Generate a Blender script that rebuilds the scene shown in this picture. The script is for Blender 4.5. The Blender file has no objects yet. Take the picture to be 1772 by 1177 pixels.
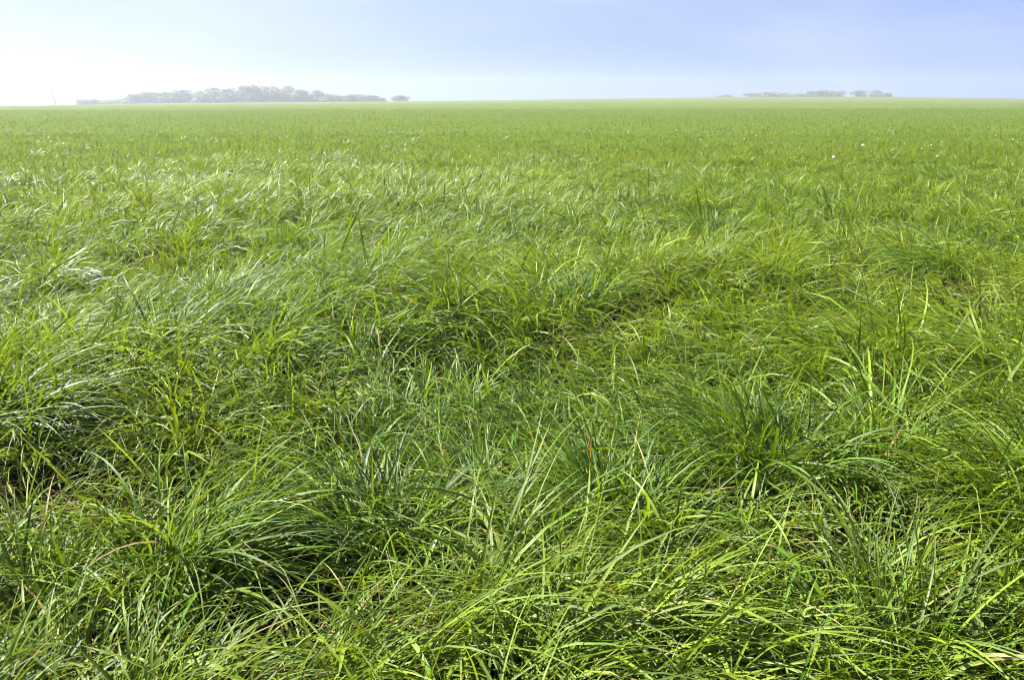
import bpy, math, random
import numpy as np

# ------------------------------------------------------------------ camera, sky, sun, exposure
scene = bpy.context.scene
COL = scene.collection
H = 1.35                                   # eye height above the grass roots
PITCH = math.radians(16.82)
cam_data = bpy.data.cameras.new('camera')
cam_data.lens = 28.0
cam_data.sensor_width = 36.0
cam_data.clip_start = 0.05
cam_data.clip_end = 6000
cam = bpy.data.objects.new('camera', cam_data)
COL.objects.link(cam)
cam.location = (0, 0, H)
cam.rotation_euler = (math.pi / 2 - PITCH, 0, 0)
scene.camera = cam

SUN_AZ = math.radians(-62)                 # left of the view direction (+Y)
SUN_EL = math.radians(50)
world = bpy.data.worlds.new('World')
scene.world = world
world.use_nodes = True
wn = world.node_tree
wn.nodes.clear()
sky = wn.nodes.new('ShaderNodeTexSky')
sky.sky_type = 'NISHITA'
sky.sun_disc = False
sky.sun_elevation = SUN_EL
sky.sun_rotation = SUN_AZ
sky.altitude = 150
sky.air_density = 1.0
sky.dust_density = 2.4
sky.ozone_density = 6.0
bg = wn.nodes.new('ShaderNodeBackground')
bg.inputs['Strength'].default_value = 0.053
wo = wn.nodes.new('ShaderNodeOutputWorld')
tc = wn.nodes.new('ShaderNodeTexCoord')          # clear air: the pale horizon band of the model sits a little below the true horizon
lift = wn.nodes.new('ShaderNodeVectorMath'); lift.operation = 'MULTIPLY_ADD'; lift.inputs[1].default_value = (1, 1, 0.06); lift.inputs[2].default_value = (0, 0, 0.26)
wn.links.new(tc.outputs['Generated'], lift.inputs[0]); wn.links.new(lift.outputs[0], sky.inputs['Vector'])
tint = wn.nodes.new('ShaderNodeMix'); tint.data_type = 'RGBA'; tint.blend_type = 'MULTIPLY'
tint.inputs[0].default_value = 1.0
tint.inputs[7].default_value = (1.03, 0.96, 1.17, 1)      # the photograph's white balance leans to violet
gam = wn.nodes.new('ShaderNodeGamma'); gam.inputs[1].default_value = 0.8
wn.links.new(sky.outputs[0], gam.inputs[0])
wn.links.new(gam.outputs[0], tint.inputs[6])
vn = wn.nodes.new('ShaderNodeTexNoise'); vn.inputs['Scale'].default_value = 2.2; vn.inputs['Detail'].default_value = 5
vm = wn.nodes.new('ShaderNodeMapping'); vm.inputs['Scale'].default_value = (1, 1, 4)
wn.links.new(tc.outputs['Generated'], vm.inputs[0]); wn.links.new(vm.outputs[0], vn.inputs['Vector'])
vr = wn.nodes.new('ShaderNodeMapRange'); vr.inputs[1].default_value = 0.42; vr.inputs[2].default_value = 0.75; vr.inputs[3].default_value = 0.0; vr.inputs[4].default_value = 0.35
wn.links.new(vn.outputs['Fac'], vr.inputs[0])
veil = wn.nodes.new('ShaderNodeMix'); veil.data_type = 'RGBA'      # thin high veil, same all round the sky
veil.inputs[7].default_value = (4.0, 4.25, 4.6, 1)
wn.links.new(vr.outputs[0], veil.inputs[0]); wn.links.new(tint.outputs[2], veil.inputs[6])
wn.links.new(veil.outputs[2], bg.inputs[0])
wn.links.new(bg.outputs[0], wo.inputs[0])

sun_data = bpy.data.lights.new('sun', 'SUN')
sun_data.energy = 5.0
sun_data.angle = math.radians(0.53)
sun_data.color = (1.0, 0.96, 0.90)
sun = bpy.data.objects.new('sun', sun_data)
COL.objects.link(sun)
sun.rotation_euler = (math.pi / 2 - SUN_EL, 0, math.pi - SUN_AZ)
sun.location = (-20, 20, 30)

vs = scene.view_settings
vs.view_transform = 'Standard'
vs.look = 'None'
vs.exposure = 2.25
vs.gamma = 1.0
vs.use_curve_mapping = False
scene.cycles.use_denoising = True
scene.cycles.filter_width = 1.0
scene.cycles.max_bounces = 6
scene.cycles.diffuse_bounces = 2
scene.cycles.glossy_bounces = 2
scene.cycles.transmission_bounces = 4
scene.cycles.volume_bounces = 1
scene.cycles.sample_clamp_indirect = 4.0

rng = np.random.default_rng(20240611)
random.seed(5)

# ------------------------------------------------------------------ helpers
def tag(o, label=None, cat=None, group=None, kind=None):
    if label: o['label'] = label
    if cat: o['category'] = cat
    if group: o['group'] = group
    if kind: o['kind'] = kind
    return o

def empty(name, loc=(0, 0, 0)):
    e = bpy.data.objects.new(name, None)
    e.empty_display_size = 0.1
    COL.objects.link(e)
    e.location = loc
    return e

def link(name, me, mat=None, parent=None, loc=(0, 0, 0)):
    o = bpy.data.objects.new(name, me)
    COL.objects.link(o)
    o.location = loc
    if mat is not None and not me.materials:
        me.materials.append(mat)
    if parent is not None:
        o.parent = parent
    return o

def np_mesh(name, verts, faces4=None, faces3=None, attrs=None, smooth=True):
    """verts (n,3), faces4 (m,4), faces3 (k,3); attrs: name -> (n,4) colours"""
    me = bpy.data.meshes.new(name)
    verts = np.asarray(verts, np.float32)
    f4 = np.zeros((0, 4), np.int32) if faces4 is None else np.asarray(faces4, np.int32)
    f3 = np.zeros((0, 3), np.int32) if faces3 is None else np.asarray(faces3, np.int32)
    nl = f4.size + f3.size
    npol = len(f4) + len(f3)
    me.vertices.add(len(verts))
    me.vertices.foreach_set('co', verts.ravel())
    me.loops.add(nl)
    me.loops.foreach_set('vertex_index', np.concatenate([f4.ravel(), f3.ravel()]))
    me.polygons.add(npol)
    start = np.concatenate([np.arange(len(f4)) * 4, f4.size + np.arange(len(f3)) * 3]).astype(np.int32)
    me.polygons.foreach_set('loop_start', start)
    if smooth:
        me.polygons.foreach_set('use_smooth', np.ones(npol, bool))
    for k, v in (attrs or {}).items():
        a = me.attributes.new(k, 'FLOAT_COLOR', 'POINT')
        a.data.foreach_set('color', np.asarray(v, np.float32).ravel())
    me.update(calc_edges=True)
    return me

def hash2(ix, iy, seed):
    h = (ix.astype(np.int64) * 374761393 + iy.astype(np.int64) * 668265263 + seed * 1442695041) & 0xFFFFFFFF
    h = ((h ^ (h >> 13)) * 1274126177) & 0xFFFFFFFF
    return ((h ^ (h >> 16)) & 0xFFFF) / 65535.0

def noise(x, y, scale, seed=0):
    """smooth value noise 0..1"""
    x = np.asarray(x, float) / scale; y = np.asarray(y, float) / scale
    ix = np.floor(x); iy = np.floor(y)
    fx = x - ix; fy = y - iy
    fx = fx * fx * (3 - 2 * fx); fy = fy * fy * (3 - 2 * fy)
    a = hash2(ix, iy, seed); b = hash2(ix + 1, iy, seed)
    c = hash2(ix, iy + 1, seed); d = hash2(ix + 1, iy + 1, seed)
    return (a * (1 - fx) + b * fx) * (1 - fy) + (c * (1 - fx) + d * fx) * fy

# ------------------------------------------------------------------ terrain
CREST = 600.0
_u = np.array([-1.6, -1.0, -0.72, -0.44, -0.15, 0.13, 0.47, 0.75, 1.0, 1.6])
_c = np.array([-20., -12., -6.5, -4.0, -2.0, 1.5, 5.0, 5.0, 2.0, -4.0]) * 0.40     # metres

def ground_z(x, y):
    x = np.asarray(x, float); y = np.asarray(y, float)
    t = np.clip(y / CREST, 0, 1)
    yy = np.maximum(y, 120.0)
    u = np.clip(x / (0.615 * yy), -1.6, 1.6)
    c = np.interp(u, _u, _c)
    z = t * t * (H + c)
    over = np.maximum(y - CREST, 0)
    z = z - over * over / 5200.0
    near = np.clip(1 - y / 60.0, 0, 1)
    z = z + near * 0.22 * (noise(x, y, 1.15, 3) - 0.5) + near * 0.12 * (noise(x, y, 4.1, 8) - 0.5)
    return z

# ------------------------------------------------------------------ materials
def new_mat(name):
    m = bpy.data.materials.new(name)
    m.use_nodes = True
    nt = m.node_tree
    nt.nodes.clear()
    return m, nt, nt.nodes, nt.links

def leaf_material(name, dark, light, blue, trans, dry, tfac=0.44, rough=0.36, spec=0.5, veins=True, wax=0.0, jit=(0.55, 1.5)):
    m, nt, N, L = new_mat(name)
    out = N.new('ShaderNodeOutputMaterial')
    at = N.new('ShaderNodeAttribute'); at.attribute_name = 'blade'      # r random, g along, b dryness
    a2 = N.new('ShaderNodeAttribute'); a2.attribute_name = 'tint'       # r yellow, g glaucous, b across
    s1 = N.new('ShaderNodeSeparateColor'); L.new(at.outputs['Color'], s1.inputs[0])
    s2 = N.new('ShaderNodeSeparateColor'); L.new(a2.outputs['Color'], s2.inputs[0])
    def mix(fac, a, b, mode='MIX'):
        n = N.new('ShaderNodeMix'); n.data_type = 'RGBA'; n.blend_type = mode
        if hasattr(fac, 'is_linked'): L.new(fac, n.inputs[0])
        else: n.inputs[0].default_value = fac
        for v, i in ((a, 6), (b, 7)):
            if hasattr(v, 'is_linked'): L.new(v, n.inputs[i])
            else: n.inputs[i].default_value = (*v, 1)
        return n.outputs[2]
    c = mix(s2.outputs[0], dark, light)
    c = mix(s2.outputs[1], c, blue)
    # per blade value jitter
    mr = N.new('ShaderNodeMapRange'); mr.inputs[3].default_value = jit[0]; mr.inputs[4].default_value = jit[1]
    L.new(s1.outputs[0], mr.inputs[0])
    cv = N.new('ShaderNodeCombineColor')
    for i in range(3): L.new(mr.outputs[0], cv.inputs[i])
    c = mix(1.0, c, cv.outputs[0], 'MULTIPLY')
    c = mix(s1.outputs[2], c, dry)
    ct = mix(s2.outputs[0], trans, (trans[0] * 1.35, trans[1] * 1.05, trans[2]))
    ct = mix(1.0, ct, cv.outputs[0], 'MULTIPLY')
    ct = mix(s1.outputs[2], ct, dry)
    pr = N.new('ShaderNodeBsdfPrincipled')
    L.new(c, pr.inputs['Base Color'])
    pr.inputs['Roughness'].default_value = rough
    pr.inputs['Specular IOR Level'].default_value = spec
    if wax:                                  # glaucous leaves carry a waxy bloom and shine more
        wx = N.new('ShaderNodeMath'); wx.operation = 'MULTIPLY_ADD'; wx.inputs[1].default_value = wax; wx.inputs[2].default_value = spec
        L.new(s2.outputs[1], wx.inputs[0]); L.new(wx.outputs[0], pr.inputs['Specular IOR Level'])
    if veins:
        # parallel veins running along the blade: fine relief from the across coordinate
        ma = N.new('ShaderNodeMath'); ma.operation = 'MULTIPLY'; ma.inputs[1].default_value = 24.0
        L.new(s2.outputs[2], ma.inputs[0])
        sn = N.new('ShaderNodeMath'); sn.operation = 'SINE'; L.new(ma.outputs[0], sn.inputs[0])
        bp = N.new('ShaderNodeBump'); bp.inputs['Strength'].default_value = 0.35; bp.inputs['Distance'].default_value = 0.0006
        L.new(sn.outputs[0], bp.inputs['Height'])
        L.new(bp.outputs[0], pr.inputs['Normal'])
    tr = N.new('ShaderNodeBsdfTranslucent')
    L.new(ct, tr.inputs['Color'])
    mx = N.new('ShaderNodeMixShader'); mx.inputs[0].default_value = tfac
    L.new(pr.outputs[0], mx.inputs[1]); L.new(tr.outputs[0], mx.inputs[2])
    L.new(mx.outputs[0], out.inputs[0])
    return m

GRASS = leaf_material('grass_leaf', (0.032, 0.088, 0.0035), (0.126, 0.170, 0.0080), (0.074, 0.120, 0.0260),
                      (0.150, 0.250, 0.0060), (0.270, 0.200, 0.0700), tfac=0.26, rough=0.40, spec=0.17, wax=0.36)
MEADOW = leaf_material('meadow_leaf', (0.052, 0.104, 0.0050), (0.122, 0.166, 0.0100), (0.059, 0.092, 0.0163),
                       (0.120, 0.190, 0.0080), (0.252, 0.178, 0.0666), rough=0.6, spec=0.12, veins=False, jit=(0.75, 1.25))
TREE_LEAF = leaf_material('tree_leaf', (0.075, 0.110, 0.0100), (0.140, 0.165, 0.0200), (0.08, 0.11, 0.0300),
                          (0.15, 0.20, 0.0200), (0.200, 0.136, 0.0480), tfac=0.25, rough=0.55, spec=0.3, veins=False)

def simple_mat(name, col, rough=0.8, noise_scale=None, col2=None, bump=0.0, spec=0.25):
    m, nt, N, L = new_mat(name)
    out = N.new('ShaderNodeOutputMaterial')
    pr = N.new('ShaderNodeBsdfPrincipled')
    pr.inputs['Roughness'].default_value = rough
    pr.inputs['Specular IOR Level'].default_value = spec
    pr.inputs['Base Color'].default_value = (*col, 1)
    if noise_scale:
        tc = N.new('ShaderNodeTexCoord')
        nz = N.new('ShaderNodeTexNoise'); nz.inputs['Scale'].default_value = noise_scale
        nz.inputs['Detail'].default_value = 8; nz.inputs['Roughness'].default_value = 0.65
        L.new(tc.outputs['Object'], nz.inputs['Vector'])
        rp = N.new('ShaderNodeValToRGB')
        rp.color_ramp.elements[0].position = 0.35; rp.color_ramp.elements[0].color = (*col, 1)
        rp.color_ramp.elements[1].position = 0.65; rp.color_ramp.elements[1].color = (*(col2 or col), 1)
        L.new(nz.outputs['Fac'], rp.inputs[0]); L.new(rp.outputs[0], pr.inputs['Base Color'])
        if bump:
            bp = N.new('ShaderNodeBump'); bp.inputs['Strength'].default_value = 0.8; bp.inputs['Distance'].default_value = bump
            L.new(nz.outputs['Fac'], bp.inputs['Height']); L.new(bp.outputs[0], pr.inputs['Normal'])
    L.new(pr.outputs[0], out.inputs[0])
    return m

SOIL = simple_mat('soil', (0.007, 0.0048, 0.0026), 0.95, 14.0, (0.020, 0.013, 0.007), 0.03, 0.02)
MEADOW_SOIL = simple_mat('meadow_turf', (0.040, 0.066, 0.008), 0.9, 2.3, (0.058, 0.084, 0.013), 0.03, 0.03)
FAR_FIELD = simple_mat('far_field_crop', (0.058, 0.080, 0.008), 0.9, 0.06, (0.070, 0.090, 0.011), 0.0, 0.05)
DEAD = leaf_material('dead_leaf', (0.050, 0.105, 0.014), (0.145, 0.20, 0.030), (0.1, 0.15, 0.06), (0.19, 0.30, 0.03), (0.40, 0.16, 0.028))
BARK = simple_mat('bark', (0.07, 0.055, 0.04), 0.9, 5.0, (0.12, 0.10, 0.08), 0.02)
POLE_WOOD = simple_mat('pole_wood', (0.10, 0.08, 0.065), 0.85, 3.0, (0.15, 0.13, 0.11))
IRON = simple_mat('dark_iron', (0.05, 0.05, 0.055), 0.5)
CERAMIC = simple_mat('ceramic', (0.25, 0.2, 0.17), 0.3)
STEM = simple_mat('clover_stem', (0.06, 0.14, 0.03), 0.6)
WHITE_PETAL = simple_mat('white_petal', (0.62, 0.60, 0.55), 0.7, 60.0, (0.5, 0.48, 0.4))
PINK_PETAL = simple_mat('pink_petal', (0.72, 0.40, 0.48), 0.7, 60.0, (0.80, 0.62, 0.62))

# ------------------------------------------------------------------ setting: ground sheets
def sheet(name, xs_fn, ys, nx, mat):
    """grid whose width grows with distance"""
    ys = np.asarray(ys, float)
    s = np.linspace(-1, 1, nx)
    X = np.stack([xs_fn(y) * s for y in ys]); Y = np.repeat(ys[:, None], nx, 1)
    Z = ground_z(X, Y)
    V = np.stack([X, Y, Z], -1).reshape(-1, 3)
    i = np.arange((len(ys) - 1) * nx).reshape(len(ys) - 1, nx)[:, :-1].ravel()
    F = np.stack([i, i + 1, i + nx + 1, i + nx], 1)
    me = np_mesh(name, V, F)
    return link(name, me, mat)

MEADOW_Y = 11.5
FIELD_Y = 116.0
wide = lambda y: 14 + 0.95 * abs(y)
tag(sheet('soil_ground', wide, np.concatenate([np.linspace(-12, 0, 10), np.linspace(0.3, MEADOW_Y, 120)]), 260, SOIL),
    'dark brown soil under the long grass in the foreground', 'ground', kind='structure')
tag(sheet('meadow_ground', wide, np.concatenate([np.linspace(MEADOW_Y, 40, 70), np.linspace(42, FIELD_Y, 40)]), 90, MEADOW_SOIL),
    'green turf of the short meadow behind the long grass', 'ground', kind='structure')
tag(sheet('far_field', wide, np.concatenate([np.linspace(FIELD_Y, 620, 60), np.linspace(630, 800, 20)]), 120, FAR_FIELD),
    'pale yellow green field rising to the skyline', 'field', kind='structure')

# ------------------------------------------------------------------ grass blades
def make_blades(root, az, th0, bend, length, width, twist, daz, rnd, dry, yellow, glauc, K, M, fold=0.22, kink=None, floor=True):
    """arrays of n blades -> verts, quads, tris, attrs.  K segments, M verts across (2 or 3)."""
    n = len(az)
    s = np.linspace(0, 1, K + 1)[None, :]
    th = th0[:, None] + bend[:, None] * s ** 1.15
    if kink is not None:                     # some leaves are creased and fold over
        th = th + kink[:, None] * (s > 0.55)
    a = az[:, None] + daz[:, None] * s
    d = np.stack([np.sin(th) * np.cos(a), np.sin(th) * np.sin(a), np.cos(th)], -1)
    seg = (length / K)[:, None, None]
    pos = np.zeros((n, K + 1, 3))
    pos[:, 1:] = np.cumsum(0.5 * (d[:, 1:] + d[:, :-1]) * seg, axis=1)
    pos += root[:, None, :]
    if floor:
        gz = ground_z(pos[..., 0], pos[..., 1]) + 0.008 + 0.05 * rnd[:, None] * s
        pos[..., 2] = np.maximum(pos[..., 2], gz)
    side = np.stack([-np.sin(a), np.cos(a), np.zeros_like(a)], -1)
    nor = np.cross(d, side)
    tw = twist[:, None] * s
    sd = side * np.cos(tw)[..., None] + nor * np.sin(tw)[..., None]
    nr = np.cross(d, sd)
    prof = np.clip(0.55 + 2.2 * s, 0, 1) * np.clip(1 - s ** 3.0, 0, 1) ** 0.9
    prof = np.broadcast_to(prof, (n, K + 1)).copy()
    w = 0.5 * width[:, None] * prof
    us = np.linspace(-1, 1, M)
    V = []
    for u in us:
        V.append(pos + sd * (w * u)[..., None] + nr * (w * fold * (abs(u) * 2 - 1) * (1 if M == 3 else 0))[..., None])
    V = np.stack(V, 2)[:, :K]                # n,K,M,3 : last ring replaced by a tip vertex
    tip = pos[:, K][:, None, :]
    per = K * M + 1
    verts = np.concatenate([V.reshape(n, K * M, 3), tip], 1).reshape(-1, 3)
    base = (np.arange(n) * per)[:, None]
    q = []
    for k in range(K - 1):
        for m in range(M - 1):
            i = k * M + m
            q.append([i, i + 1, i + 1 + M, i + M])
    q = np.array(q, np.int64).reshape(-1, 4)
    t = np.array([[(K - 1) * M + m, (K - 1) * M + m + 1, K * M] for m in range(M - 1)], np.int64)
    quads = (base[:, None] + q[None]).reshape(-1, 4)
    tris = (base[:, None] + t[None]).reshape(-1, 3)
    bl = np.zeros((n, per, 4)); ti = np.zeros((n, per, 4))
    sg = np.concatenate([np.repeat(s[0, :K], M), [1.0]])
    ug = np.concatenate([np.tile(us, K), [0.0]])
    bl[..., 0] = rnd[:, None]; bl[..., 1] = sg[None]
    # dry tips creep down from the point of the leaf
    dd = dry[:, None]
    bl[..., 2] = np.clip(np.where(dd >= 1, 1.0, np.clip((sg[None] - (1 - dd * 0.6)) * 6, 0, 1) * (dd > 0)), 0, 1)
    bl[..., 3] = 1
    ti[..., 0] = yellow[:, None]; ti[..., 1] = glauc[:, None]; ti[..., 2] = ug[None] * 0.5 + 0.5; ti[..., 3] = 1
    return verts, quads, tris, bl.reshape(-1, 4), ti.reshape(-1, 4)

class Blades:
    def __init__(self): self.v = []; self.q = []; self.t = []; self.b = []; self.c = []; self.n = 0
    def add(self, r):
        v, q, t, b, c = r
        self.v.append(v); self.q.append(q + self.n); self.t.append(t + self.n); self.b.append(b); self.c.append(c); self.n += len(v)
    def mesh(self, name, offset=(0, 0, 0)):
        return np_mesh(name, np.concatenate(self.v) - np.asarray(offset, float), np.concatenate(self.q), np.concatenate(self.t),
                       {'blade': np.concatenate(self.b), 'tint': np.concatenate(self.c)})

# ---- the distinct tussocks that can be picked out: x, y, lean azimuth (deg, 0 = right, 90 = away), lean weight,
#      blades, length, spread, yellow, glaucous, label
TUSSOCKS = [
 (-0.99, 2.06,   5, .55, 420, .58, .17, .35, .15, 'large bright green tussock, lower left, long blades arching right over a dark hollow'),
 (-1.33, 1.72, 175, .55, 330, .50, .16, .30, .10, 'low tussock fanned out flat in the bottom left corner'),
 (-1.98, 2.86,  10, .80, 420, .56, .20, .10, .75, 'silvery flattened tussock at the left edge above the bare brown soil'),
 (-0.46, 2.30, 140, .50, 420, .56, .16, .10, .15, 'deep green tussock left of centre with long blades leaning up left'),
 ( 0.11, 1.86,  95, .10, 190, .48, .12, .75, .00, 'thin upright yellow green tussock at the bottom centre on straw litter'),
 ( 0.34, 2.42,  90, .15, 380, .50, .15, .05, .05, 'dense upright dark green tussock just right of centre'),
 ( 0.93, 2.62, 100, .20, 420, .50, .17, .05, .10, 'thick dark green tussock left of the crossed pale blades'),
 ( 1.41, 2.72,  60, .30, 170, .60, .10, .45, .10, 'tussock with tall crossed pale blades beside the orange dead leaf'),
 ( 1.68, 2.30, 150, .70, 360, .58, .17, .55, .10, 'tussock at the right edge with long blades sweeping over to the left'),
 ( 0.98, 1.70,  60, .35, 300, .54, .17, .40, .25, 'broad bladed pale green tussock in the bottom right'),
 (-0.89, 5.03,  20, .25, 420, .48, .16, .45, .45, 'spiky fan shaped tussock in the middle, pale blades spread both ways'),
 ( 0.42, 4.86,  90, .20, 420, .42, .16, .00, .05, 'small dark green mound right of the fan shaped tussock'),
 (-3.23, 5.43,   0, .55, 480, .52, .20, .00, .95, 'grey green silvery tussock near the left edge, halfway down the picture'),
 (-3.00, 7.75,  20, .40, 460, .46, .20, .35, .10, 'green tussock overhanging the darkest hollow in the left middle distance'),
 ( 3.24, 5.90, 180, .75, 520, .56, .24, .10, .20, 'combed over mound of long blades draping left at the right edge'),
 ( 2.00, 7.80,  70, .30, 460, .46, .20, .05, .05, 'dark tussock beside a shadowed gap, right of centre in the middle distance'),
 (-2.75, 9.70,  40, .35, 420, .44, .20, .30, .10, 'leafy green tussock beyond the darkest hollow, left of centre'),
 (-3.75, 16.9, 150, .45, 260, .52, .22, .00, .80, 'lone dark grey green tuft at the far edge of the long grass'),
 (-1.84, 4.86,  70, .25, 400, .48, .17, .45, .35, 'upright pale tussock left of the fan shaped tussock'),
]
HOLLOWS = [(-0.66, 2.06, .30), (-0.55, 1.82, .235), (-1.75, 2.40, .36), (-1.50, 2.62, .24), (1.62, 2.95, .24), (1.22, 2.22, .235), (0.15, 1.66, .16), (-3.05, 7.35, .35), (1.95, 7.35, .35), (-2.0, 5.9, .25),
           (3.1, 5.35, .3), (1.25, 2.95, .15), (0.02, 2.12, .12), (-0.62, 2.7, .10), (0.55, 4.55, .22), (-3.3, 4.9, .25),
           (-3.9, 6.6, .3), (0.75, 6.6, .25), (2.9, 7.6, .3), (-1.2, 7.0, .25), (4.6, 7.2, .35), (0.75, 2.1, .12)]

def lay_dir(x, y):
    """way the grass is combed: to the right on the left side, to the left on the right side, swirling in between"""
    vx = -np.tanh((np.asarray(x, float) - 0.9) / 1.8) * 0.7 + 2.2 * (noise(x, y, 1.5, 21) - 0.5)
    vy = 2.2 * (noise(x, y, 1.5, 24) - 0.5) + 0.8 * (noise(x, y, 0.5, 25) - 0.5) - 0.15
    return np.arctan2(vy, vx)

def blade_set(cx, cy, ca, lean, n, ln, spread, yel, gla, wbase, g):
    """per blade arrays for one clump"""
    r = spread * np.sqrt(g.random(n)) ; ph = g.random(n) * 2 * math.pi
    rx = cx + r * np.cos(ph); ry = cy + r * np.sin(ph)
    out = np.stack([np.cos(ph), np.sin(ph)], 1) * (r / spread)[:, None]
    ld = np.array([math.cos(ca), math.sin(ca)])
    dirv = out * (1 - lean) + ld * lean * 1.3 + g.normal(0, 0.6, (n, 2))
    az = np.arctan2(dirv[:, 1], dirv[:, 0])
    th0 = np.clip(0.12 + 0.40 * (r / spread) + 0.35 * lean + g.normal(0, 0.22, n), 0.02, 1.3)
    bend = np.clip(g.normal(1.4, 0.55, n) + 0.25 * lean, 0.05, 2.3)
    L = ln * np.clip(g.normal(0.80, 0.22, n), 0.3, 1.25)
    W = wbase * np.clip(np.exp(g.normal(-0.03, 0.38, n)), 0.4, 2.3)
    tw = g.normal(0, 0.9, n); da = g.normal(0, 0.35, n)
    dry = np.where(g.random(n) < 0.06, 0.15 + 0.6 * g.random(n), 0.0); dry[g.random(n) < 0.003] = 1.0
    kink = np.where(g.random(n) < 0.07, g.random(n) * 1.1, 0.0)
    Y = np.clip(yel + g.normal(0, 0.24, n), 0, 1); G = np.clip(gla + g.normal(0, 0.12, n), 0, 1)
    root = np.stack([rx, ry, ground_z(rx, ry)], 1)
    return dict(root=root, az=az, th0=th0, bend=bend, length=L, width=W, twist=tw, daz=da, rnd=g.random(n), dry=dry,
                yellow=Y, glauc=G, kink=kink)

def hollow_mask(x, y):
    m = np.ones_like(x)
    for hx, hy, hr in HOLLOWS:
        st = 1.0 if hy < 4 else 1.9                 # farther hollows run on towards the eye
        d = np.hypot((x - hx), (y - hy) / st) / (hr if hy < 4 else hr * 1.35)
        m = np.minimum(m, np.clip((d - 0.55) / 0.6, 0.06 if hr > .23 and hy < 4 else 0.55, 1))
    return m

def cat(dicts):
    return {k: np.concatenate([d[k] for d in dicts]) for k in dicts[0]}

def far_edge(x):
    return 19.5 + 2.8 * (noise(x, x * 0, 3.1, 77) - 0.5) * 2 + 1.2 * (noise(x, x * 0, 0.9, 78) - 0.5)

def clumps_in(y0, y1, spacing):
    pts = []
    y = y0
    while y < y1:
        hw = 0.68 * y + 0.95
        for x in np.arange(-hw, hw, spacing):
            px = x + rng.uniform(-.5, .5) * spacing; py = y + rng.uniform(-.5, .5) * spacing
            if py < 0.75 or py > far_edge(np.array([px]))[0]: continue
            pts.append((px, py))
        y += spacing
    return pts

long_grass = Blades()
def zone(y0, y1, spacing, per_clump, wbase, K, M, filler, lscale=1.0, comb=1.0):
    sets = []
    for (cx, cy) in clumps_in(y0, y1, spacing):
        if any((cx - t[0]) ** 2 + (cy - t[1]) ** 2 < (t[6] * 0.8) ** 2 for t in TUSSOCKS): continue
        hm = float(hollow_mask(np.array([cx]), np.array([cy]))[0])
        edge = min(1.0, 0.34 + 0.095 * float(far_edge(np.array([cx]))[0] - cy))
        xa, ya = np.array([cx]), np.array([cy])
        vig = 0.48 + 0.95 * float(noise(xa, ya, 0.95, 31)[0]) * (0.55 + 0.65 * float(noise(xa, ya, 2.7, 32)[0]))
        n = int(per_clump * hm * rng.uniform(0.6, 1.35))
        if n < 3: continue
        yel = float(noise(xa, ya, 1.5, 41)[0]) * 0.5 + rng.uniform(0.12, .4) + 0.08 * (cx > 0)
        gla = max(0.0, float(noise(xa, ya, 1.1, 43)[0]) - 0.6) * 1.1 + 0.05 * (cx < 0) + rng.uniform(-.1, .08)
        lean = np.clip(0.30 + 0.55 * float(noise(xa, ya, 1.9, 44)[0]) + rng.uniform(-.1, .1), 0, 0.85) * comb
        ca = float(lay_dir(xa, ya)[0]) + rng.normal(0, 0.35)
        sets.append(blade_set(cx, cy, ca, lean, n, 0.48 * vig * edge * lscale * (0.65 + 0.35 * hm), spacing * rng.uniform(.3, .62), np.clip(yel, 0, 1), np.clip(gla, 0, 1), wbase, rng))
    # loose leaves between the clumps
    area_pts = int(filler)
    fy = np.sqrt(rng.random(area_pts) * (y1 ** 2 - y0 ** 2) + y0 ** 2)
    fx = (rng.random(area_pts) * 2 - 1) * (0.68 * fy + 0.9)
    keep = (rng.random(area_pts) < hollow_mask(fx, fy)) & (fy < far_edge(fx)) & (fy > 0.75)
    fx, fy = fx[keep], fy[keep]; n = len(fx)
    b = blade_set(0, 0, 0, 0.0, n, 0.30 * lscale, 1.0, 0.5, 0.1, wbase * 0.85, rng)
    b['root'] = np.stack([fx, fy, ground_z(fx, fy)], 1)
    b['az'] = lay_dir(fx, fy) + rng.normal(0, 1.0, n)
    b['th0'] = np.abs(rng.normal(0.35, 0.3, n)); b['yellow'] = np.clip(noise(fx, fy, 1.5, 41) * .8 + rng.normal(.08, .2, n), 0, 1)
    sets.append(b)
    long_grass.add(make_blades(K=K, M=M, **cat(sets)))

zone(0.8, 3.3, 0.25, 126, 0.0065, 7, 3, 6500, 1.14, comb=0.75)
zone(3.3, 7.2, 0.28, 117, 0.0074, 5, 2, 15000, 1.05, comb=0.85)
zone(7.2, 10.5, 0.33, 86, 0.0088, 4, 2, 9000, comb=0.75)
zone(10.5, 23.5, 0.44, 80, 0.0095, 3, 2, 16000, 0.92, comb=0.6)
# a few clumps straggle out into the short meadow
sets = []
for i in range(420):
    cy = 18.0 + 18 * rng.random() ** 1.6; cx = rng.uniform(-1, 1) * (0.68 * cy + 1)
    if noise(np.array([cx]), np.array([cy]), 3.0, 91)[0] < 0.42: continue
    sets.append(blade_set(cx, cy, float(lay_dir(np.array([cx]), np.array([cy]))[0]), 0.4, int(rng.uniform(25, 70)), rng.uniform(.2, .36), rng.uniform(.12, .3), rng.uniform(.2, .6), 0.05, 0.011, rng))
long_grass.add(make_blades(K=3, M=2, **cat(sets)))
tag(link('long_grass', long_grass.mesh('long_grass'), GRASS),
    'long tangled green grass covering the foreground between the tussocks', 'grass', kind='stuff')

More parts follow.
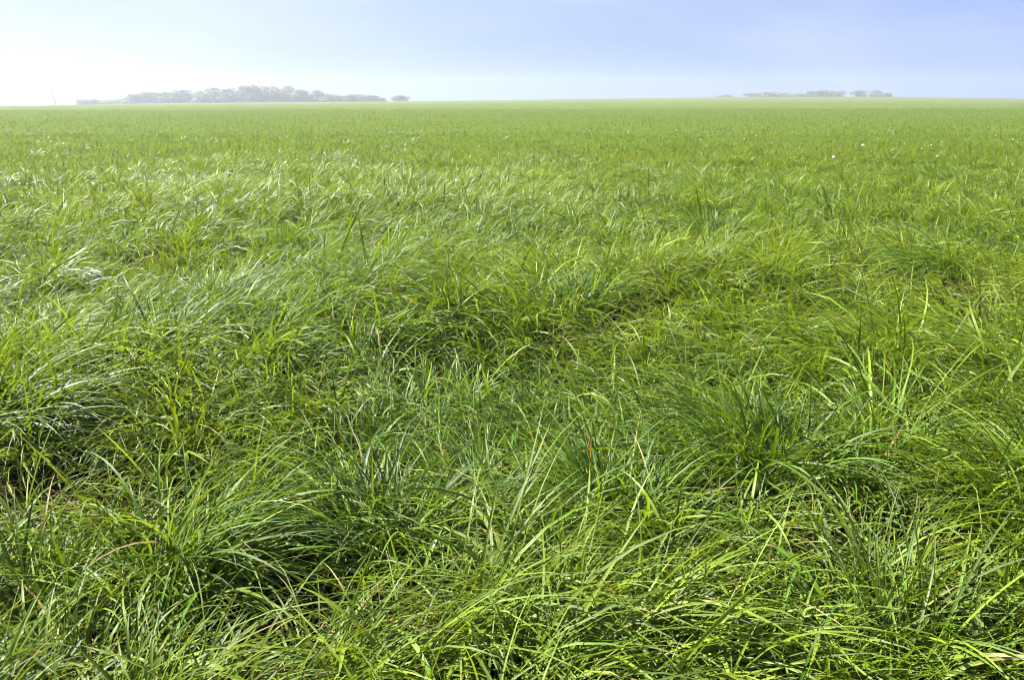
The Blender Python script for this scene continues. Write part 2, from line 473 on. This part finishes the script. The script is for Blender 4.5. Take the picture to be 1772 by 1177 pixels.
# ---- distinct tussocks: a mass of leaves plus the long leaves that stand out
for (x, y, la, lean, n, ln, spread, yel, gla, label) in TUSSOCKS:
    z = float(ground_z(x, y))
    e = tag(empty('grass_tussock', (x, y, z)), label, 'tussock', 'tussocks standing out of the long grass')
    near = y < 3.3
    wb = 0.0066 if near else (0.0075 if y < 7 else 0.0090)
    K, M = (9, 3) if near else ((7, 2) if y < 7 else (5, 2))
    b = blade_set(x, y, math.radians(la), lean, n, ln * 0.92, spread, max(yel, .24), gla, wb, rng)
    bb = Blades(); bb.add(make_blades(K=K, M=M, **b))
    tag(link('leaf_mass', bb.mesh('leaf_mass', (x, y, z)), GRASS, e), kind='stuff')
    nb = 16 if near else 9
    b = blade_set(x, y, math.radians(la), lean * 0.9, nb, ln * 1.18, spread * 0.8, min(1, yel + .12), gla, wb * 1.35, rng)
    b['length'] = ln * rng.uniform(0.95, 1.25, nb); b['dry'] *= 0
    b['bend'] = np.clip(b['bend'], 0.25, 1.5); b['kink'] *= 0; b['twist'] *= 0.5
    for i in range(nb):
        one = Blades(); one.add(make_blades(K=12, M=3, **{k: v[i:i + 1] for k, v in b.items()}))
        link('blade', one.mesh('blade', (x, y, z)), GRASS, e)

# ---- single dead leaves that catch the eye
def dead_leaf(x, y, az, th0, bend, length, width, dry, label, z=0.0):
    r = np.array([[x, y, float(ground_z(x, y)) + z]])
    a1 = lambda v: np.array([v], float)
    one = Blades()
    one.add(make_blades(r, a1(math.radians(az)), a1(th0), a1(bend), a1(length), a1(width), a1(0.5), a1(0.1), a1(0.95), a1(dry), a1(0.8), a1(0), K=10, M=3))
    tag(link('dead_leaf', one.mesh('dead_leaf', r[0]), DEAD, None, r[0]), label, 'dead leaf')
dead_leaf(1.28, 2.52, 35, 0.75, 0.3, .17, .010, 1.0, 'bright orange dead leaf beside the tall crossed blades, right foreground', .12)
dead_leaf(0.26, 2.42, 80, 0.10, 0.12, .42, .007, 0.75, 'upright green leaf with an orange tip in the dark tussock right of centre')
dead_leaf(1.72, 3.25, 130, 0.5, 0.5, .36, .008, 0.95, 'short orange dead leaf leaning left, nearest the right edge', .08)
dead_leaf(0.42, 1.72, 150, 0.8, 0.6, .32, .008, 1.0, 'yellow brown dead leaf lying at the bottom, right of the thin upright tussock', .05)
dead_leaf(-1.28, 2.22, 150, 0.9, 0.5, .30, .007, 1.0, 'curled orange dead leaf by the bare soil at lower left', .05)

# ---- dry litter on the soil
n = 12000
fy = np.sqrt(rng.random(n) * (6.0 ** 2 - 0.9 ** 2) + 0.9 ** 2); fx = (rng.random(n) * 2 - 1) * (0.68 * fy + 0.6)
thatch = Blades()
thatch.add(make_blades(np.stack([fx, fy, ground_z(fx, fy) + 0.004 + 0.03 * rng.random(n)], 1), rng.random(n) * 6.283,
    np.clip(rng.normal(1.25, .25, n), .5, 1.6), rng.normal(.25, .3, n), rng.uniform(.06, .2, n), rng.uniform(.0018, .0045, n),
    rng.normal(0, 1.2, n), rng.normal(0, .8, n), rng.uniform(.1, 1, n), np.ones(n), np.ones(n) * .5, np.zeros(n), K=4, M=2))
tag(link('dry_litter', thatch.mesh('dry_litter'), GRASS), 'dry straw coloured litter lying on the soil under the long grass', 'dead grass', kind='stuff')

# ---- short meadow grass beyond
meadow = Blades()
def meadow_zone(n, y0, y1, ln, wd, K):
    fy = np.exp(rng.uniform(math.log(y0), math.log(y1), n))
    fx = (rng.random(n) * 2 - 1) * (0.66 * fy + 3)
    k = fy > far_edge(fx) - 4.0
    fx, fy = fx[k], fy[k]; m = len(fx)
    hgt = 0.6 + 0.6 * noise(fx, fy, 1.6, 61) + 0.5 * noise(fx, fy, 5.5, 64)
    sc = (fy / y0) ** 0.6
    yel = np.clip(0.1 + 0.5 * noise(fx, fy, 4.0, 62) + 0.45 * noise(fx, fy, 15.0, 63) + rng.normal(0, .2, m), 0, 1)
    meadow.add(make_blades(np.stack([fx, fy, ground_z(fx, fy)], 1), rng.random(m) * 6.283, np.abs(rng.normal(.6, .35, m)), np.clip(rng.normal(.8, .4, m), .1, 2),
        ln * hgt * rng.uniform(.6, 1.25, m), wd * sc * rng.uniform(.7, 1.4, m), rng.normal(0, .8, m), rng.normal(0, .3, m), rng.random(m),
        np.where(rng.random(m) < .006, 1.0, 0.0), yel, np.clip(rng.normal(.1, .15, m), 0, 1), K=K, M=2))
meadow_zone(36000, 15.0, 24.0, 0.16, 0.011, 2)
meadow_zone(125000, 16.0, 32.0, 0.12, 0.011, 2)
meadow_zone(98000, 30.0, 118.0, 0.12, 0.024, 2)
meadow_zone(26000, 112.0, 260.0, 0.12, 0.05, 2)
tag(link('meadow_grass', meadow.mesh('meadow_grass'), MEADOW), 'short even yellow green grass of the meadow behind the long grass', 'grass', kind='stuff')

# ------------------------------------------------------------------ clover heads in the meadow
def clover_meshes():
    # head: little florets packed over a ball
    V, F3 = [], []
    nfl = 46
    for i in range(nfl):
        zf = 1 - (i + .5) / nfl * 1.75; r = math.sqrt(max(0, 1 - zf * zf)); a = i * 2.39996
        d = np.array([r * math.cos(a), r * math.sin(a), zf])
        t = np.cross(d, [0.3, 0.2, 0.9]); t /= np.linalg.norm(t); b2 = np.cross(d, t)
        tip = d * 1.0 + np.array([0, 0, .12]); base = d * 0.35
        k = len(V)
        V += [base, d * .75 + t * .17, d * .75 - t * .17, d * .75 + b2 * .17, d * .75 - b2 * .17, tip]
        F3 += [(k, k + 1, k + 3), (k, k + 3, k + 2), (k, k + 2, k + 4), (k, k + 4, k + 1), (k + 1, k + 5, k + 3), (k + 3, k + 5, k + 2), (k + 2, k + 5, k + 4), (k + 4, k + 5, k + 1)]
    head = np_mesh('flower_head', np.array(V), None, F3, smooth=False)
    # stem: tapered six sided tube, slightly bent; height 1
    V, F4 = [], []
    for k in range(6):
        z = k / 5
        for j in range(6):
            a = j / 6 * 6.2832
            V.append((math.cos(a) * .0022 * (1.3 - .5 * z) + .03 * z * z, math.sin(a) * .0022 * (1.3 - .5 * z), z))
    for k in range(5):
        for j in range(6):
            F4.append((k * 6 + j, k * 6 + (j + 1) % 6, k * 6 + 6 + (j + 1) % 6, k * 6 + 6 + j))
    stem = np_mesh('stem', np.array(V), F4)
    # trefoil leaf
    V, F4, F3 = [], [], []
    for l in range(3):
        a = l * 2.094
        c, s = math.cos(a), math.sin(a)
        pts = [(0, 0, 0), (.010, .008, .002), (.022, .010, .004), (.027, 0, .002), (.022, -.010, .004), (.010, -.008, .002)]
        k = len(V)
        V += [(p[0] * c - p[1] * s, p[0] * s + p[1] * c, p[2]) for p in pts]
        F3 += [(k, k + 1, k + 5), (k + 2, k + 3, k + 4)]; F4 += [(k + 1, k + 2, k + 4, k + 5)]
    leaf = np_mesh('leaf', np.array(V), F4, F3)
    return head, stem, leaf
HEAD, STEM_ME, LEAF_ME = clover_meshes()
STEM_ME.materials.append(STEM); LEAF_ME.materials.append(STEM)
HEAD.materials.append(WHITE_PETAL)
HEAD_PINK = HEAD.copy(); HEAD_PINK.materials.clear(); HEAD_PINK.materials.append(PINK_PETAL)

def clover(x, y, size, hgt, label, group, head=HEAD):
    z = float(ground_z(x, y))
    e = tag(empty('clover_flower', (x, y, z)), label, 'flower', group)
    rz = random.random() * 6.28
    e.rotation_euler = (0, 0, rz)
    st = link('stem', STEM_ME, None, e); st.scale = (1.4, 1.4, hgt)
    hd = link('flower_head', head, None, e, (.03 * 1.4, 0, hgt + size * .3)); hd.scale = (size, size, size * .9)
    for i in range(2):
        lf = link('leaf', LEAF_ME, None, e, (.012 * (1 if i else -1), 0.01, hgt * (.35 + .2 * i))); lf.scale = (1.5, 1.5, 1.5); lf.rotation_euler = (.4, 0.3 * i, i * 2.0)

WHITE = [(4.7, 33.3), (4.2, 30.0), (7.0, 35.9), (6.4, 32.1), (7.4, 31.5), (7.5, 31.6), (7.65, 31.5), (8.4, 32.7), (8.8, 33.9), (8.9, 30.5),
 (8.0, 26.8), (5.6, 24.3), (3.0, 22.2), (7.3, 25.7), (7.7, 24.3), (9.6, 30.0), (8.4, 26.1), (6.9, 19.5), (19.9, 54.0), (14.3, 33.3),
 (14.4, 31.5), (14.6, 31.5), (13.7, 29.5), (12.4, 23.7), (11.0, 21.4), (10.1, 20.2), (7.9, 20.4), (16.5, 28.1), (17.2, 28.5), (15.4, 25.3),
 (13.7, 22.8), (14.8, 24.0), (8.8, 16.9), (22.1, 39.0), (10.8, 22.5), (11.5, 25.7), (-2.0, 41.7), (-0.2, 31.0), (-3.0, 25.0), (-3.1, 25.7),
 (-1.4, 20.2), (-0.9, 21.6), (2.8, 31.5), (3.1, 32.7), (1.9, 25.0), (1.7, 26.8), (1.9, 35.2), (-6.6, 21.4), (-12.2, 32.1), (-5.4, 26.8), (-5.1, 25.7), (-3.7, 26.4)]
OWN = {(-12.2, 32.1): 'leftmost white clover head, far out in the left meadow', (-6.6, 21.4): 'white clover head left of the lone dark tuft at the meadow edge',
 (-1.4, 20.2): 'white clover head nearest the long grass, just left of centre', (-2.0, 41.7): 'farthest white clover head left of centre',
 (7.4, 31.5): 'left one of a tight row of three white clover heads', (7.5, 31.6): 'middle one of a tight row of three white clover heads', (7.65, 31.5): 'right one of a tight row of three white clover heads',
 (19.9, 54.0): 'farthest white clover head, high on the right of the meadow', (8.8, 16.9): 'white clover head at the very edge of the long grass, right side',
 (14.4, 31.5): 'left one of a close pair of white clover heads far right', (14.6, 31.5): 'right one of a close pair of white clover heads far right',
 (-5.4, 26.8): 'farther of two white clover heads behind the lone dark tuft', (-5.1, 25.7): 'nearer of two white clover heads behind the lone dark tuft',
 (6.9, 19.5): 'white clover head left of the two pink clover heads', (-3.0, 25.0): 'nearer of a close pair of white clover heads left of centre', (-3.1, 25.7): 'farther of a close pair of white clover heads left of centre'}
for (x, y) in WHITE:
    if (x, y) in OWN: lb, gr = OWN[(x, y)], None
    elif x > 0: lb, gr = 'tiny white clover head scattered singly in the right half of the meadow', 'scattered white clover heads, right half'
    else: lb, gr = 'tiny white clover head scattered singly just left of the meadow centre', 'scattered white clover heads, left of centre'
    clover(x, y, random.uniform(.015, .023) * (1 + .009 * (y - 18)), random.uniform(.15, .2), lb, gr or 'white clover heads')
clover(6.3, 15.9, .036, .24, 'pink clover head nearest the long grass on the right', None, HEAD_PINK)
clover(8.4, 19.7, .040, .24, 'larger pink clover head a little farther back on the right', None, HEAD_PINK)

# ------------------------------------------------------------------ trees far off
def crown_mesh(seed, nleaf=2600):
    g = np.random.default_rng(seed)
    lobes = []
    nl = 17
    for i in range(nl):
        z = g.uniform(0.10, 0.84); a = g.random() * 6.283
        rmax = 0.40 * math.sqrt(max(0.05, 1 - ((z - .42) / .58) ** 2))
        r = rmax * math.sqrt(g.random())
        lobes.append((r * math.cos(a), r * math.sin(a), z, g.uniform(.14, .22)))
    lobes.append((g.uniform(-.08, .08), 0, .86, .13))
    for i in range(7):                       # skirt of low branches: these trees are leafy to the ground
        a = i * .9 + g.uniform(-.2, .2); r = g.uniform(.12, .34)
        lobes.append((r * math.cos(a), r * math.sin(a), g.uniform(.10, .22), g.uniform(.14, .2)))
    V, F = [], []
    lob = g.integers(0, len(lobes), nleaf)
    for k in range(nleaf):
        lx, ly, lz, lr = lobes[lob[k]]
        d = g.normal(0, 1, 3); d /= np.linalg.norm(d)
        rr = lr * g.uniform(.65, 1.08)
        p = np.array([lx, ly, lz]) + d * rr * np.array([1, 1, .9])
        p[2] = max(p[2], 0.02)
        nrm = d + g.normal(0, .5, 3); nrm /= np.linalg.norm(nrm)
        t = np.cross(nrm, g.normal(0, 1, 3)); t /= np.linalg.norm(t); b2 = np.cross(nrm, t)
        sz = g.uniform(.024, .046)
        i = len(V)
        V += [p - t * sz, p + b2 * sz * .7 + nrm * sz * .3, p + t * sz, p - b2 * sz * .7 + nrm * sz * .3]
        F.append((i, i + 1, i + 2, i + 3))
    V = np.array(V)
    rnd = np.repeat(g.random(nleaf), 4)
    bl = np.stack([rnd, rnd * 0 + .5, rnd * 0, rnd * 0 + 1], 1)
    ti = np.stack([np.repeat(np.clip(g.normal(.4, .25, nleaf), 0, 1), 4), rnd * 0 + .1, rnd * 0, rnd * 0 + 1], 1)
    return np_mesh('crown', V, np.array(F), None, {'blade': bl, 'tint': ti}, smooth=False)

def trunk_mesh(seed):
    g = np.random.default_rng(seed)
    V, F = [], []
    def tube(p0, p1, r0, r1, n=7, segs=4):
        p0, p1 = np.array(p0, float), np.array(p1, float)
        d = (p1 - p0) / np.linalg.norm(p1 - p0)
        t = np.cross(d, [0.1, 1, 0.2]); t /= np.linalg.norm(t); b2 = np.cross(d, t)
        k0 = len(V)
        for s in range(segs + 1):
            f = s / segs
            c = p0 + (p1 - p0) * f + g.normal(0, .006, 3) * (0 < s < segs)
            r = r0 + (r1 - r0) * f
            for j in range(n):
                a = j / n * 6.2832
                V.append(c + (t * math.cos(a) + b2 * math.sin(a)) * r)
        for s in range(segs):
            for j in range(n):
                F.append((k0 + s * n + j, k0 + s * n + (j + 1) % n, k0 + (s + 1) * n + (j + 1) % n, k0 + (s + 1) * n + j))
    tube((0, 0, -.03), (g.normal(0, .02), g.normal(0, .02), .55), .035, .018)
    for i in range(6):
        a = i * 1.05 + g.uniform(-.3, .3); z = g.uniform(.2, .5)
        tube((0, 0, z), (.27 * math.cos(a), .27 * math.sin(a), z + g.uniform(.12, .34)), .013, .004, 5, 3)
    return np_mesh('trunk', np.array(V), np.array(F))

CROWNS = [crown_mesh(100 + i) for i in range(6)]
TRUNKS = [trunk_mesh(200 + i) for i in range(3)]
for c in CROWNS: c.materials.append(TREE_LEAF)
for t in TRUNKS: t.materials.append(BARK)

ORD = ['first', 'second', 'third', 'fourth', 'fifth', 'sixth', 'seventh', 'eighth', 'ninth', 'tenth', 'eleventh', 'twelfth', 'thirteenth', 'fourteenth',
       'fifteenth', 'sixteenth', 'seventeenth', 'eighteenth', 'nineteenth', 'twentieth', 'twenty-first', 'twenty-second', 'twenty-third', 'twenty-fourth']
# left wood: x (m), distance (m), width (m), height (m)
LEFT = [(-290, 11, 3.2), (-282, 11, 4.0), (-273, 12, 2.6), (-264, 9, 3.6), (-256, 13.5, 6.4), (-244, 15.5, 7.5), (-231, 14.5, 7.2), (-220.5, 14, 8.6), (-210, 12.5, 7.8),
        (-200.5, 14.5, 10.0), (-189.5, 12, 9.2), (-181, 14.5, 10.8), (-173, 12.5, 11.2), (-164.5, 13.5, 10.4), (-157.5, 11, 8.2), (-150.5, 13.5, 10.8), (-142, 12.5, 7.9),
        (-132, 14.5, 7.9), (-124, 10, 5.0), (-117.5, 10.5, 4.2), (-106, 13, 4.7), (-95.5, 16, 4.0), (-87, 9, 2.4), (-75, 15.5, 4.0)]
for i, (x, w, h) in enumerate(LEFT):
    y = 560 + (7 if i % 2 else -5) + random.uniform(-2, 2)
    x *= y / 560
    z = float(ground_z(x, y))
    if h >= 10: look = 'tall rounded hazy green tree'
    elif h >= 6: look = 'middling hazy green tree'
    else: look = 'low bushy hazy green tree'
    if i == len(LEFT) - 1: label = 'small round tree past a gap at the right end of the left wood'
    elif i == 0: label = 'low pale tree at the very left end of the left wood'
    else: label = f'{look}, {ORD[i]} from the left end of the left wood'
    e = tag(empty('tree', (x, y, z - .1)), label, 'tree', 'trees of the left wood on the skyline')
    e.rotation_euler = (0, 0, random.random() * 6.28); w = min(w * 1.35, 3.3 * h); e.scale = (w, w, h * 1.04)
    link('trunk', TRUNKS[i % 3], None, e); link('crown', CROWNS[(i * 5 + i // 6) % 6], None, e)
# right wood, beyond the crest: x, width, height
RIGHT = [(190, 14, 3.0), (211, 11, 5.0), (225, 14, 5.8), (242, 15, 5.0), (254, 10, 4.2), (264, 14, 7.2), (274, 15, 8.0), (287, 16, 7.4), (306, 13, 7.4), (320, 16, 8.4), (332, 7, 5.0)]
for i, (x, w, h) in enumerate(RIGHT):
    y = 735 + (8 if i % 2 else 0)
    x *= y / 735
    z = float(ground_z(x, y))
    zs = float(ground_z(x * 600 / y, 600)); sight = H + (zs - H) * y / 600       # height at which the crest stops hiding it
    hh = h * .75 + (sight - z)
    look = 'grey green hazy tree' if h > 7 else 'small pale hazy tree'
    if i == len(RIGHT) - 1: label = 'narrow pale tree at the right end of the right wood'
    elif i == 0: label = 'lowest pale treetop at the left end of the right wood'
    else: label = f'{look}, {ORD[i]} from the left end of the right wood'
    e = tag(empty('tree', (x, y, z - .1)), label, 'tree', 'trees of the right wood on the skyline')
    e.rotation_euler = (0, 0, random.random() * 6.28); wf = 1.7 if i < 8 else 1.45; e.scale = (w * wf, w * wf, hh)
    link('trunk', TRUNKS[i % 3], None, e); link('crown', CROWNS[(i * 5 + 2) % 6], None, e)

# undergrowth closing the foot of the left wood
V, F = [], []
g = np.random.default_rng(9)
nq = 9000
ux = g.uniform(-293, -90, nq); uy = 560 + g.uniform(0, 12, nq)
hmax = np.interp(ux, [-293, -262, -245, -130, -118, -90], [2.8, 3.2, 6.0, 6.4, 3.6, 3.0]) * (0.6 + .6 * noise(ux, uy, 7, 5))
uz = ground_z(ux, uy) + g.random(nq) * hmax
P = np.stack([ux, uy, uz], 1)
nn = g.normal(0, 1, (nq, 3)); nn /= np.linalg.norm(nn, axis=1)[:, None]
tt = np.cross(nn, g.normal(0, 1, (nq, 3))); tt /= np.linalg.norm(tt, axis=1)[:, None]
b2 = np.cross(nn, tt); sz = g.uniform(.4, .8, nq)[:, None]
V = np.stack([P - tt * sz, P + b2 * sz * .7, P + tt * sz, P - b2 * sz * .7], 1).reshape(-1, 3)
F = np.arange(nq * 4).reshape(-1, 4)
rr = np.repeat(g.random(nq), 4)
me = np_mesh('undergrowth', V, F, None, {'blade': np.stack([rr, rr * 0, rr * 0, rr * 0 + 1], 1), 'tint': np.stack([rr * .6, rr * 0 + .1, rr * 0, rr * 0 + 1], 1)}, smooth=False)
tag(link('undergrowth', me, TREE_LEAF), 'low hazy undergrowth along the foot of the left wood', 'shrubs', kind='stuff')

# ------------------------------------------------------------------ leaning pole on the skyline, far left
def tube_mesh(name, p0, p1, r0, r1, n=10, segs=1):
    p0, p1 = np.array(p0, float), np.array(p1, float)
    d = (p1 - p0) / np.linalg.norm(p1 - p0)
    t = np.cross(d, [0.12, 1, 0.3]); t /= np.linalg.norm(t); b = np.cross(d, t)
    V, F = [], []
    for s in range(segs + 1):
        f = s / segs
        for j in range(n):
            a = j / n * 6.28318
            V.append(p0 + (p1 - p0) * f + (t * math.cos(a) + b * math.sin(a)) * (r0 + (r1 - r0) * f))
    for s in range(segs):
        for j in range(n):
            F.append((s * n + j, s * n + (j + 1) % n, (s + 1) * n + (j + 1) % n, (s + 1) * n + j))
    V += [p0, p1]; k = len(V)
    F3 = [(k - 2, (j + 1) % n, j) for j in range(n)] + [(k - 1, segs * n + j, segs * n + (j + 1) % n) for j in range(n)]
    return np_mesh(name, np.array(V), F, F3)
px, py = -218.5, 398.0
pz = float(ground_z(px, py))
e = tag(empty('utility_pole', (px, py, pz)), 'thin leaning utility pole on the skyline at the far left', 'pole')
e.rotation_euler = (0, math.radians(-11), 0)
link('shaft', tube_mesh('shaft', (0, 0, -.4), (0, 0, 7.2), .17, .12, 10, 5), POLE_WOOD, e)
ca = link('crossarm', tube_mesh('crossarm', (-.75, -.14, 6.85), (.75, -.14, 6.85), .07, .07, 8), POLE_WOOD, e)
for sx in (-.65, 0, .65):
    link('insulator', tube_mesh('insulator', (sx, -.14, 6.9), (sx, -.14, 7.15), .06, .035, 8, 2), CERAMIC, ca)

# ------------------------------------------------------------------ haze
def haze_box(x0, x1, y0, y1, z0, z1, density):
    V = [(x, y, z) for z in (z0, z1) for y in (y0, y1) for x in (x0, x1)]
    F = [(0, 2, 3, 1), (4, 5, 7, 6), (0, 1, 5, 4), (2, 6, 7, 3), (0, 4, 6, 2), (1, 3, 7, 5)]
    me = np_mesh('haze', np.array(V, float), F, smooth=False)
    m, nt, N, L = new_mat('haze_air')
    out = N.new('ShaderNodeOutputMaterial')
    v = N.new('ShaderNodeVolumePrincipled')
    v.inputs['Color'].default_value = (0.50, 0.53, 0.63, 1)
    v.inputs['Density'].default_value = density
    v.inputs['Anisotropy'].default_value = 0.35
    L.new(v.outputs[0], out.inputs['Volume'])
    return tag(link('haze', me, m), 'pale bright haze lying over the fields', 'haze', kind='stuff')
HAZE = True
if HAZE:
    haze_box(-790, 790, -16, 812, -24, 21, 0.0008)
